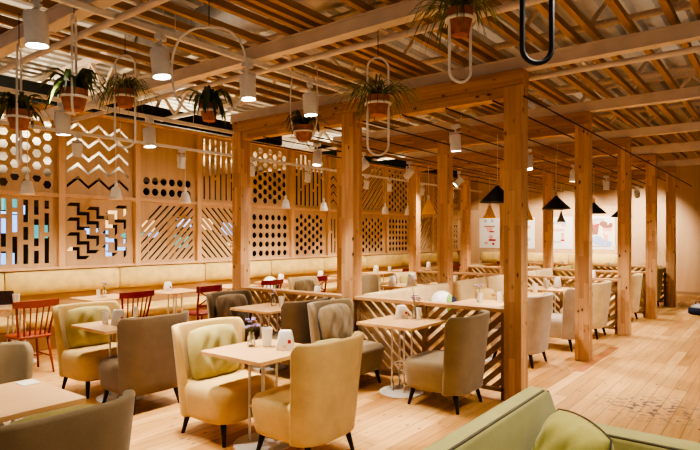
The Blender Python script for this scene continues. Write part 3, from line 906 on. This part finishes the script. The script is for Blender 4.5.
for i, x in enumerate((-7.9, -6.6, -5.3, -4.0)): table(x, 17.0, f'wooden cafe table before the far wall banquette, {ORD[i]} from the left')

# ------------------------------------------------------------------ red wooden chairs (face -x at rz=0)
def leg4(e, mat):
    for sx in (-1, 1):
        for sy in (-1, 1):
            MB().tube([(sx*.15, sy*.15, .44), (sx*.21, sy*.2, 0)], [.017, .012], 8).build('leg', mat, e, smooth=True)
    m = MB(); m.tube([(-.185, -.18, .2), (.185, -.18, .2)], .009, 6); m.tube([(-.185, .18, .2), (.185, .18, .2)], .009, 6); m.tube([(0, -.18, .2), (0, .18, .2)], .009, 6)
    m.build('stretcher', mat, e)
def spindle_chair(mat):
    e = empty('spindle_back_chair')
    MB().sestack([(.435, .2, .21, 0, 0), (.44, .215, .225, 0, 0), (.455, .22, .23, 0, 0), (.468, .2, .21, 0, 0)], 32, 3.2).build('seat', mat, e, smooth=True)
    leg4(e, mat)
    for k in range(7):
        t = -1+2*k/6
        MB().tube([(.17-.03*abs(t)**2, t*.17, .46), (.24-.035*t*t, t*.22, .83)], .009 if abs(t) < 1 else .014, 8).build('spindle', mat, e, smooth=True)
    m = MB(); vs = []; fs = []
    n = 12
    for i in range(n+1):
        t = -1+2*i/n
        x = .245-.04*t*t; y = t*.26
        for (dx, dz) in ((-.012, -.045*(1-.3*abs(t))), (.012, -.045*(1-.3*abs(t))), (.02, .045), (-.004, .045)):
            vs.append((x+dx, y, .845+dz))
    for i in range(n):
        for k in range(4):
            fs.append((i*4+k, i*4+(k+1) % 4, (i+1)*4+(k+1) % 4, (i+1)*4+k))
    fs += [(3, 2, 1, 0), tuple(n*4+k for k in range(4))]
    m.add(vs, fs).build('top_rail', mat, e, bevel=.005)
    return e
def cross_chair(mat):
    e = empty('cross_back_chair')
    MB().sestack([(.435, .2, .21, 0, 0), (.44, .215, .225, 0, 0), (.455, .22, .23, 0, 0), (.468, .2, .21, 0, 0)], 32, 5).build('seat', mat, e, smooth=True)
    leg4(e, mat)
    for s in (-1, 1): MB().tube([(.19, s*.19, .45), (.21, s*.2, .62), (.25, s*.2, .88)], .016, 8).build('back_post', mat, e, smooth=True)
    MB().box(.225, .25, -.24, .24, .79, .89).build('top_rail', mat, e, bevel=.008)
    MB().box(.205, .225, -.19, .19, .56, .6).build('lower_rail', mat, e, bevel=.004)
    for s in (-1, 1): MB().tube([(.22, -s*.18, .6), (.235, s*.18, .8)], .011, 8).build('cross_bar', mat, e, smooth=True)
    return e
SPR = spindle_chair('rust'); SPD = spindle_chair('red'); CRD = cross_chair('red')
place(SPR, (-7.22, 2.97, 0), 0, 'rust-red spindle-back wooden chair by the left edge', 'chair', 'red wooden chairs')
place(SPD, (-7.22, 4.28, 0), 0, 'dark red spindle-back wooden chair behind the yellow chair at left', 'chair', 'red wooden chairs')
place(CRD, (-7.22, 5.48, 0), 0, 'dark red cross-back wooden chair left of the large left post', 'chair', 'red wooden chairs')
place(SPD, (-7.22, 6.85, 0), 0, 'dark red spindle-back wooden chair just right of the large left post', 'chair', 'red wooden chairs')
place(CRD, (-7.22, 8.05, 0), 0, 'dark red cross-back wooden chair left of the middle post', 'chair', 'red wooden chairs')
place(SPR, (-7.22, 11.3, 0), 0, 'rust-red spindle-back wooden chair right of the middle post', 'chair', 'red wooden chairs')
place(SPR, (-7.22, 13.7, 0), 0, 'rust-red spindle-back wooden chair left of the tall middle-row post', 'chair', 'red wooden chairs')
place(SPR, (-6.6, 16.3, 0), R(-90), 'rust-red spindle-back wooden chair below the leftmost poster', 'chair', 'red wooden chairs')

# ------------------------------------------------------------------ low sofas in the bays (face +x, run along y)
def sofa(x, y0, y1, label, mat='cream'):
    L = y1-y0
    e = empty('bench_sofa', (x, y0, 0), 0, label, 'sofa', 'low bench sofas between the posts')
    MB().box(.02, .58, .02, L-.02, .06, .3).build('base', mat, e, bevel=.015)
    for i in range(2):
        a, c = i*L/2+.01, (i+1)*L/2-.01
        MB().box(.12, .62, a, c, .3, .46).build('seat', mat, e, bevel=.045, seg=3, smooth=True)
        mt = Matrix.Translation((0, 0, 0)) @ Matrix.Rotation(R(-7), 4, 'Y')
        MB().box(.05, .21, a, c, .44, .93, mat=Matrix.Translation((.07, 0, 0)) @ Matrix.Rotation(R(-7), 4, 'Y')).build('backrest', mat, e, bevel=.05, seg=3, smooth=True)
    m = MB()
    for sx in (.08, .54):
        for sy in (.1, L-.1): m.box(sx-.025, sx+.025, sy-.025, sy+.025, 0, .06)
    m.build('foot', 'leg', e)
sofa(-4.18, 5.55, 7.66, 'low cream bench sofa behind the nearest divider, beyond the taupe chairs')
sofa(-4.18, 7.95, 10.05, 'low cream bench sofa in the second bay with a yellow cushion')
sofa(-4.18, 10.36, 12.45, 'low cream bench sofa in the third bay')
sofa(-4.18, 12.76, 14.9, 'low olive bench sofa in the fourth bay', 'olive')
def pil(x, y, z, rz, tilt, w, h, t, mat, label, name='throw_cushion', seed=3, wr=.004):
    e = MB().pillow(w, h, t, 16, None, wr, seed).build(name, mat, smooth=True, sub=1, merge=True, loc=(x, y, z))
    e.rotation_euler = (0, tilt, rz)
    return tag(e, label, 'cushion')
pil(-3.74, 8.35, .65, R(-25), R(-20), .4, .36, .14, 'yellow', 'plain yellow throw cushion on the second-bay sofa')
# patterned cushions: white, green and navy
def patt(x, y, z, rz, label):
    e = empty('patterned_cushion', (x, y, z), rz, label, 'cushion', 'round patterned cushions')
    def blob(name, mt, cy, rx, ry, rz_, cz=0):
        prof = [(max(.004, math.cos(a)), math.sin(a)) for a in [R(-90+15*k) for k in range(13)]]
        q = Matrix.Translation((0, cy, cz)) @ Matrix.Rotation(R(-15), 4, 'Y') @ Matrix.Diagonal((rx, ry, rz_, 1))
        MB().lathe(prof, 24, mat=q).build(name, mt, e, smooth=True)
    blob('cover', 'china', -.03, .085, .17, .18); blob('green_patch', 'grass', .045, .092, .085, .155, -.01); blob('navy_patch', 'navy', .115, .094, .075, .13, -.03)
patt(-3.80, 7.08, .70, R(-50), 'white, green and navy patterned cushion on the nearest bench sofa')
patt(-8.78, 8.55, .6, R(-30), 'white, green and navy patterned cushion on the wall banquette left of the middle post')

# ------------------------------------------------------------------ green piped sofa in the foreground
e = empty('green_sofa', (-1.09, .9, 0), 0, 'olive green sofa with grey piping in the lower right foreground', 'sofa')
L = 2.32
def rbox(x0, x1, y0, y1, z0, z1, name, mat, bev=.03):
    return MB().box(x0, x1, y0, y1, z0, z1).build(name, mat, e, bevel=bev, seg=4, smooth=True)
# backrest: profile in YZ with a corner that slopes down to the arm at the far end
pr = [(0, .12), (L, .12), (L, .56), (L-.03, .62), (L-.2, .82), (L-.27, .85), (0, .85)]
n = len(pr); vs = [(0, y, z) for y, z in pr]+[(.11, y, z) for y, z in pr]
MB().add(vs, [tuple(range(n)), tuple(range(2*n-1, n-1, -1))]+[(i, i+n, (i+1) % n+n, (i+1) % n) for i in range(n)]).build('backrest', 'green', e, bevel=.028, seg=3, smooth=True)
MB().tube([(.095, y, z+.0) for y, z in [(.02, .842), (L-.3, .842), (L-.22, .822), (L-.06, .63), (L-.03, .58)]], .0075, 8).build('piping', 'piping', e, smooth=True)
MB().box(.1, 1.0, L-.15, L+.03, .12, .635).build('armrest', 'green', e, bevel=.03, seg=3, smooth=True)
MB().tube([(.12, L-.138, .627), (.99, L-.138, .627)], .0075, 8).build('piping', 'piping', e, smooth=True)
MB().box(.14, .98, 0, L-.15, .12, .44).build('seat', 'green', e, bevel=.04, seg=3, smooth=True)
m = MB()
for sx in (.06, .92):
    for sy in (.08, L-.06): m.tube([(sx, sy, .13), (sx, sy, 0)], [.025, .018], 10)
m.build('foot', 'leg', e)
CM = Matrix.Rotation(R(-20), 4, 'Y') @ Matrix.Rotation(R(-8), 4, 'X')
c = empty('throw_cushion', (-.77, 2.62, .635), R(-118), 'yellow-green throw cushion with grey piping on the foreground sofa', 'cushion')
MB().pillow(.37, .40, .24, 20, CM, .006, 9, .75).build('cover', 'lime', c, smooth=True, sub=1, merge=True)
pts = []
for k in range(40):
    a = 2*PI*k/40; cc, ss = math.cos(a), math.sin(a)
    s = max(abs(cc), abs(ss)); u, v = cc/s, ss/s
    pts.append((0, u*.37/2*math.sqrt(1-.24*v*v), v*.40/2*math.sqrt(1-.24*u*u)))
MB().tube(pts, .0042, 6, closed=True, mat=CM).build('piping', 'piping', c, smooth=True)

# ------------------------------------------------------------------ things on tables
TZ = .75
def napkin(x, y, z, rz, label, big=1.0):
    e = empty('napkin_holder', (x, y, z), rz, label, 'napkin holder', 'white napkin holders')
    s = big
    MB().sestack([(0, .045*s, .07*s, 0, 0), (.004, .048*s, .073*s, 0, 0), (.09*s, .038*s, .062*s, 0, 0), (.145*s, .03*s, .05*s, 0, 0), (.153*s, .024*s, .042*s, 0, 0)], 28, 5).build('body', 'china', e, smooth=True)
    MB().add([(.0460*s, .025*s, .055*s), (.0460*s, .05*s, .055*s), (.0425*s, .05*s, .083*s), (.0425*s, .025*s, .083*s)], [(0, 1, 2, 3)]).build('red_emblem', 'redmark', e)
    MB().add([(.0490*s, -.02*s, .02*s), (.0490*s, .015*s, .02*s), (.0475*s, .012*s, .04*s), (.0475*s, -.015*s, .04*s)], [(0, 1, 2, 3)]).build('amber_print', 'amber', e)
    return e
def cup(x, y, z, label, h=.12, r=.035):
    o = MB().lathe([(r*.72, 0), (r*.75, .004), (r, h), (r*.93, h), (r*.7, .012)], 20, capt=True).build('white_cup', 'china', smooth=True, loc=(x, y, z))
    md = o.modifiers.new('es', 'EDGE_SPLIT'); md.split_angle = R(40)
    return tag(o, label, 'cup', 'white cups and shakers')
def vase(x, y, z, label, fl='flower', s=1.0):
    e = empty('flower_vase', (x, y, z), 0, label, 'vase', 'small flower vases')
    MB().lathe([(.028*s, 0), (.033*s, .01), (.033*s, .07*s), (.02*s, .1*s), (.024*s, .115*s)], 16, capt=False).build('glass_body', 'glass', e, smooth=True)
    r2 = random.Random(int(x*100+y*10))
    m = MB(); f = MB(); lv = MB()
    for k in range(9):
        a = r2.uniform(0, 6.28); q = r2.uniform(.01, .055)*s; h = r2.uniform(.15, .22)*s
        p = (q*math.cos(a), q*math.sin(a), h)
        m.tube([(0, 0, .02), (p[0]*.3, p[1]*.3, h*.6), p], .0016, 5)
        for j in range(5):
            b2 = j*2*PI/5
            cpos = Vector(p)+Vector((.011*math.cos(b2), .011*math.sin(b2), .003))*s
            f.lathe([(.002, -.006*s), (.009*s, 0), (.006*s, .006*s)], 6, tuple(cpos))
    m.build('stems', 'leaf', e); f.build('blossoms', fl, e, smooth=True)
def menu(x, y, z, rz, label):
    e = empty('menu_stand', (x, y, z), rz, label, 'menu')
    MB().box(-.03, .03, -.08, .08, 0, .012).build('foot', 'white', e)
    MB().box(-.008, .008, -.08, .08, .012, .19).build('card', 'menu', e)
    return e
vase(-3.44, 3.12, TZ, 'small glass vase of lilac flowers on the front table')
cup(-3.34, 3.2, TZ, 'white cup beside the lilac flowers on the front table', .15, .047)
napkin(-3.13, 3.2, TZ, R(-55), 'white napkin holder with red emblem on the front table')
napkin(-5.34, 3.05, TZ, R(-35), 'white napkin holder on the table before the brown chair')
cup(-5.5, 3.0, TZ, 'white cup left of the napkin holder on the table before the brown chair', .13, .04)
cup(-5.34, 3.24, TZ, 'small white shaker behind the napkin holder by the brown chair', .16, .025)
o = MB().box(-.06, .06, -.05, .05, 0, .004).build('paper_slip', 'paper', loc=(-3.66, 1.5, TZ)); tag(o, 'slip of white paper on the lower left table', 'paper')
napkin(-3.30, 5.17, TZ, R(-30), 'white napkin holder on the table by the low divider', .95)
cup(-3.10, 5.2, TZ, 'white shaker on the table by the low divider', .13, .028)
vase(-3.19, 5.28, TZ, 'glass vase of pale pink flowers on the table by the low divider', 'pinkfl', 1.15)
vase(-5.2, 5.1, TZ, 'glass vase on the table between the dark brown chairs', 'pinkfl', 1.0)
cup(-5.06, 5.1, TZ, 'white cup on the table between the dark brown chairs', .13, .04)
menu(-7.95, 3.0, TZ, R(-20), 'dark menu card standing on the leftmost banquette table')
cup(-7.86, 3.08, TZ, 'white cup beside the dark menu card', .15, .045)
o = MB().box(-.09, .09, -.11, .11, 0, .006).build('folded_paper', 'paper', loc=(-7.66, 3.36, TZ)); tag(o, 'folded white paper at the right end of the leftmost banquette table', 'paper')
cup(-7.9, 4.2, TZ, 'white shaker on the second banquette table', .12, .028)
vase(-7.95, 4.32, TZ, 'small vase with pale flowers on the second banquette table', 'pinkfl')
napkin(-7.95, 5.4, TZ, R(-30), 'silvery napkin holder on the table of the red cross-back chair', 1.0)
napkin(-7.9, 7.95, TZ, 0, 'white napkin holder on the table right of the large left post', .95)
napkin(-7.9, 9.15, TZ, 0, 'white napkin holder on the banquette table left of the middle post', 1.0)
napkin(-7.95, 11.3, TZ, 0, 'white napkin holder on the banquette table right of the middle post', 1.1)
cup(-7.85, 11.75, TZ, 'white cup on the banquette table right of the middle post', .14, .045)
napkin(-7.9, 13.8, TZ, 0, 'white napkin holder on the banquette table left of the tall middle-row post', 1.1)
napkin(-5.35, 8.72, TZ, 0, 'large white napkin holder behind the nearest low sofa', 1.4)
napkin(-5.55, 8.4, TZ, R(10), 'white napkin holder left of the large one behind the low sofa', 1.2)
napkin(-5.5, 6.3, TZ, R(10), 'white napkin holder on the table in the nearest left bay', 1.0)
cup(-3.05, 7.25, TZ, 'white cup on the first-bay table behind the nearest post', .14, .045)
cup(-3.2, 6.98, TZ, 'white shaker on the first-bay table', .14, .03)
vase(-3.28, 7.1, TZ, 'vase of pale flowers on the first-bay table', 'pinkfl', 1.1)
cup(-3.1, 8.75, TZ, 'white cup on the nearer second-bay table', .15, .045)
cup(-3.2, 9.6, TZ, 'white cup on the farther second-bay table', .15, .045)
napkin(-3.1, 9.85, TZ, 0, 'white napkin holder on the farther second-bay table', 1.2)
cup(-3.3, 9.8, TZ, 'tall white shaker at the back of the farther second-bay table', .17, .03)
napkin(-3.1, 12.1, TZ, 0, 'white napkin holder on the third-bay table', 1.3)
cup(-5.0, 9.75, TZ, 'white cup on the table beside the cream and olive chair', .14, .045)
for i, x in enumerate((-7.8, -6.5, -5.2, -3.9)):
    cup(x, 16.95, TZ, f'white cup on the far wall table, {ORD[i]} from the left', .15, .05)

# ------------------------------------------------------------------ hanging planters
def leafblade(m, base, ang, length, droop, width, up, seg=7, twist=0):
    d = Vector((math.cos(ang), math.sin(ang), 0)); side = Vector((-math.sin(ang), math.cos(ang), 0))
    vs = []; fs = []
    for i in range(seg+1):
        t = i/seg
        p = Vector(base)+d*(length*(t-.12*t*t))+Vector((0, 0, up*t*(1.6-t)-droop*t*t*t))
        w = width*(.5+1.2*t)*(1-t)**.6 if t < 1 else .0005
        w = max(w, .0008)
        vs += [p-side*w/2, p+Vector((0, 0, -w*.18)), p+side*w/2]
    for i in range(seg):
        a = i*3
        fs += [(a, a+3, a+4, a+1), (a+1, a+4, a+5, a+2)]
    m.add(vs, fs)
def planter(loc, rz, label, kind, lw, ltop, lbot, seed, pot_r=.085, pot_h=.15, loopmat='white', cord=None, wide=False, ls=1.0):
    """origin at the ring that carries the pot; loop in local XZ plane"""
    e = empty('hanging_planter', loc, rz, label, 'hanging planter', 'plants in hanging loops')
    pts = []
    r = lw/2
    if not wide:
        for k in range(13):
            a = PI*k/12; pts.append((r*math.cos(a), 0, ltop-r+r*math.sin(a)))
        for k in range(13):
            a = PI+PI*k/12; pts.append((r*math.cos(a), 0, lbot+r+r*math.sin(a)))
    else:
        cz = (ltop+lbot)/2; hz = (ltop-lbot)/2
        for k in range(40):
            a = 2*PI*k/40; pts.append((r*math.copysign(abs(math.cos(a))**.8, math.cos(a)), 0, cz+hz*math.copysign(abs(math.sin(a))**.8, math.sin(a))))
    MB().tube(pts, .0095, 8, closed=True).build('loop', loopmat, e, smooth=True)
    rr_ = pot_r*1.12
    MB().tube([(rr_*math.cos(2*PI*k/28), rr_*math.sin(2*PI*k/28), 0) for k in range(28)], .011, 8, closed=True).build('holder_ring', 'white', e, smooth=True)
    p = MB().lathe([(pot_r*.68, -pot_h*.62), (pot_r*.72, -pot_h*.6), (pot_r*.98, .0), (pot_r*1.02, .02), (pot_r*1.06, .025), (pot_r*1.08, pot_h*.42), (pot_r*1.0, pot_h*.42), (pot_r*.96, pot_h*.3)], 28, capt=True).build('pot', 'terra', e, smooth=True)
    md = p.modifiers.new('es', 'EDGE_SPLIT'); md.split_angle = R(35)
    MB().lathe([(pot_r*.95, pot_h*.3), (.01, pot_h*.36)], 20).build('soil', 'soil', e)
    rn = random.Random(seed); m = MB()
    bz = pot_h*.36
    if kind == 'spider':
        for k in range(120):
            a = rn.uniform(0, 2*PI); L = rn.uniform(.16, .38)*ls
            leafblade(m, (rn.uniform(-.03, .03), rn.uniform(-.03, .03), bz), a, L, rn.uniform(.05, .32), rn.uniform(.011, .018), rn.uniform(.08, .26))
    else:
        for k in range(34):
            a = rn.uniform(0, 2*PI); L = rn.uniform(.14, .33)*ls
            leafblade(m, (rn.uniform(-.03, .03), rn.uniform(-.03, .03), bz), a, L, rn.uniform(.06, .25), rn.uniform(.04, .065), rn.uniform(.1, .32))
    m.build('foliage', 'leaf' if kind == 'spider' else 'leafd', e, smooth=True)
    if cord: MB().tube([(0, 0, ltop), (0, 0, cord)], .0035, 5).build('cord', 'cable', e)
def at(px, py, d):
    """world point seen at a pixel, at a given depth (used once to read positions off the photograph)"""
    l = (px-350)/560*d
    return Vector((-.6129*d+.7902*l, .7902*d+.6129*l, 1.65+(236-py)*d/560))
p = at(19, 118, 4.6); planter(p, R(150), 'broad-leaved plant in a terracotta pot in a hanging loop at the left edge', 'fern', .2, .6, -.38, 11, cord=3.48-p.z)
p = at(74, 98, 4.2); planter(p, R(146), 'broad-leaved plant in a terracotta pot, second from the left, in a tall narrow loop', 'fern', .2, .62, -.12, 12, pot_r=.092, cord=3.48-p.z)
p = at(125, 97, 5.1); planter(p, R(37), 'spider plant in a terracotta pot, third from the left, over the zigzag panel', 'spider', .185, .38, -.46, 13, cord=3.48-p.z)
p = at(209, 111, 4.2); planter(p, R(37), 'small leafy plant in a terracotta pot inside a wide round loop', 'fern', .56, .63, -.03, 14, pot_r=.064, pot_h=.125, wide=True, ls=.72, cord=3.48-p.z)
p = at(304, 132, 6.6); planter(p, R(37), 'plant behind a spotlight in a terracotta pot hung in an oval loop', 'fern', .32, .82, -.12, 15, pot_r=.105, pot_h=.17, wide=True, ls=1.15, cord=3.48-p.z)
p = at(378, 104, 4.6); planter(p, R(45), 'bushy spider plant in a terracotta pot in front of the nearest pine beam', 'spider', .175, .38, -.42, 16, pot_r=.09, ls=1.35, cord=3.48-p.z)
p = at(460, 20, 3.6); planter(p, R(50), 'spider plant in a terracotta pot at the top, right of centre', 'spider', .145, .46, -.40, 17, ls=1.15, pot_r=.078, pot_h=.16)
p = at(537, 22, 2.6)
e = empty('hanging_loop', p, R(38), 'empty black oval loop hanging from the top edge', 'hanging loop')
r = .068; top = .34; bot = -.19
pts = [(r*math.cos(PI*k/12), 0, top-r+r*math.sin(PI*k/12)) for k in range(13)]+[(r*math.cos(PI+PI*k/12), 0, bot+r+r*math.sin(PI+PI*k/12)) for k in range(13)]
MB().tube(pts, .0125, 10, closed=True).build('loop', 'black', e, smooth=True)
MB().tube([(0, 0, top), (0, 0, 3.48-p.z)], .003, 5).build('cord', 'cable', e)

# object at the right edge
e = empty('floor_cleaner', (-1.38, 13.85, 0), 0, 'low dark blue rounded machine on the floor at the right edge', 'machine')
MB().sestack([(0, .2, .2, 0, 0), (.02, .24, .24, 0, 0), (.12, .24, .24, 0, 0), (.14, .22, .22, 0, 0)], 32, 2.2).build('body', 'navy', e, smooth=True)
MB().sestack([(.14, .2, .2, 0, 0), (.17, .18, .18, 0, 0), (.22, .1, .1, 0, 0)], 32, 2.2).build('lid', 'greyprint', e, smooth=True)
MB().tube([(-.12, 0, .16), (-.1, 0, .26), (.1, 0, .26), (.12, 0, .16)], .012, 8).build('handle', 'black', e, smooth=True)

# ------------------------------------------------------------------ light of the other hall and the unseen rest of the room
for (x, y, en) in ((-10.0, 3, 150), (-12.5, 1, 200), (-14, 6, 260), (-11, 8, 200), (-14.6, 11, 260), (-11, 14, 200), (-13.6, 16.5, 200), (-18, 2, 420), (-18, 8, 420), (-18, 14, 420), (-23, 5, 520), (-23, 12, 520), (-27, 8, 520)):
    lamp('SPOT', (x, y, 3.3), (x+.02, y+.02, 4.7), en, R(165), color=(1, .88, .66), rad=.15, blend=.4)
for (x, y, z, en) in ((-12.4, 9.9, 2.75, 90), (-12.4, 6.0, 2.7, 40), (-12.4, 3.2, 2.6, 40)):
    lamp('POINT', (x, y, z), None, en, color=(1, .80, .45), rad=.12)
for (x, y, tx, ty, en) in ((-.8, 8.2, -1.1, 8.6, 180), (-.7, 12, -.9, 12, 180), (-.2, 5.2, -.6, 5.4, 150), (-.5, 2.9, -.8, 2.4, 150), (.5, 15.5, .2, 17, 45), (-1.9, 2.5, -2.6, 2.2, 70)):
    lamp('SPOT', (x, y, 3.2), (tx, ty, 0), en, R(95), rad=.08)

# added upward lamps without fittings, brightening the deck above the battens
for (x, y) in ((-1, 3.64), (-3, 2.06), (-5, 3.64), (-1, 7.79), (-4, 7.79), (-6, 5.45), (-1.5, 10.2), (-4, 12.6), (-7.4, 2.06), (-7.5, 3.64)):
    lamp('SPOT', (x, y+.12, 3.62), (x+.02, y+.15, 4.7), 11, R(150), rad=.1, blend=1)
w = bpy.data.worlds.new('world'); sc.world = w; w.use_nodes = True
bg = w.node_tree.nodes['Background']; bg.inputs[0].default_value = (1, .89, .77, 1); bg.inputs[1].default_value = .27

sc.view_settings.view_transform = 'AgX'
sc.view_settings.look = 'AgX - High Contrast'
sc.view_settings.exposure = 0.8
sc.cycles.use_denoising = True
sc.cycles.max_bounces = 6
sc.cycles.sample_clamp_indirect = 6
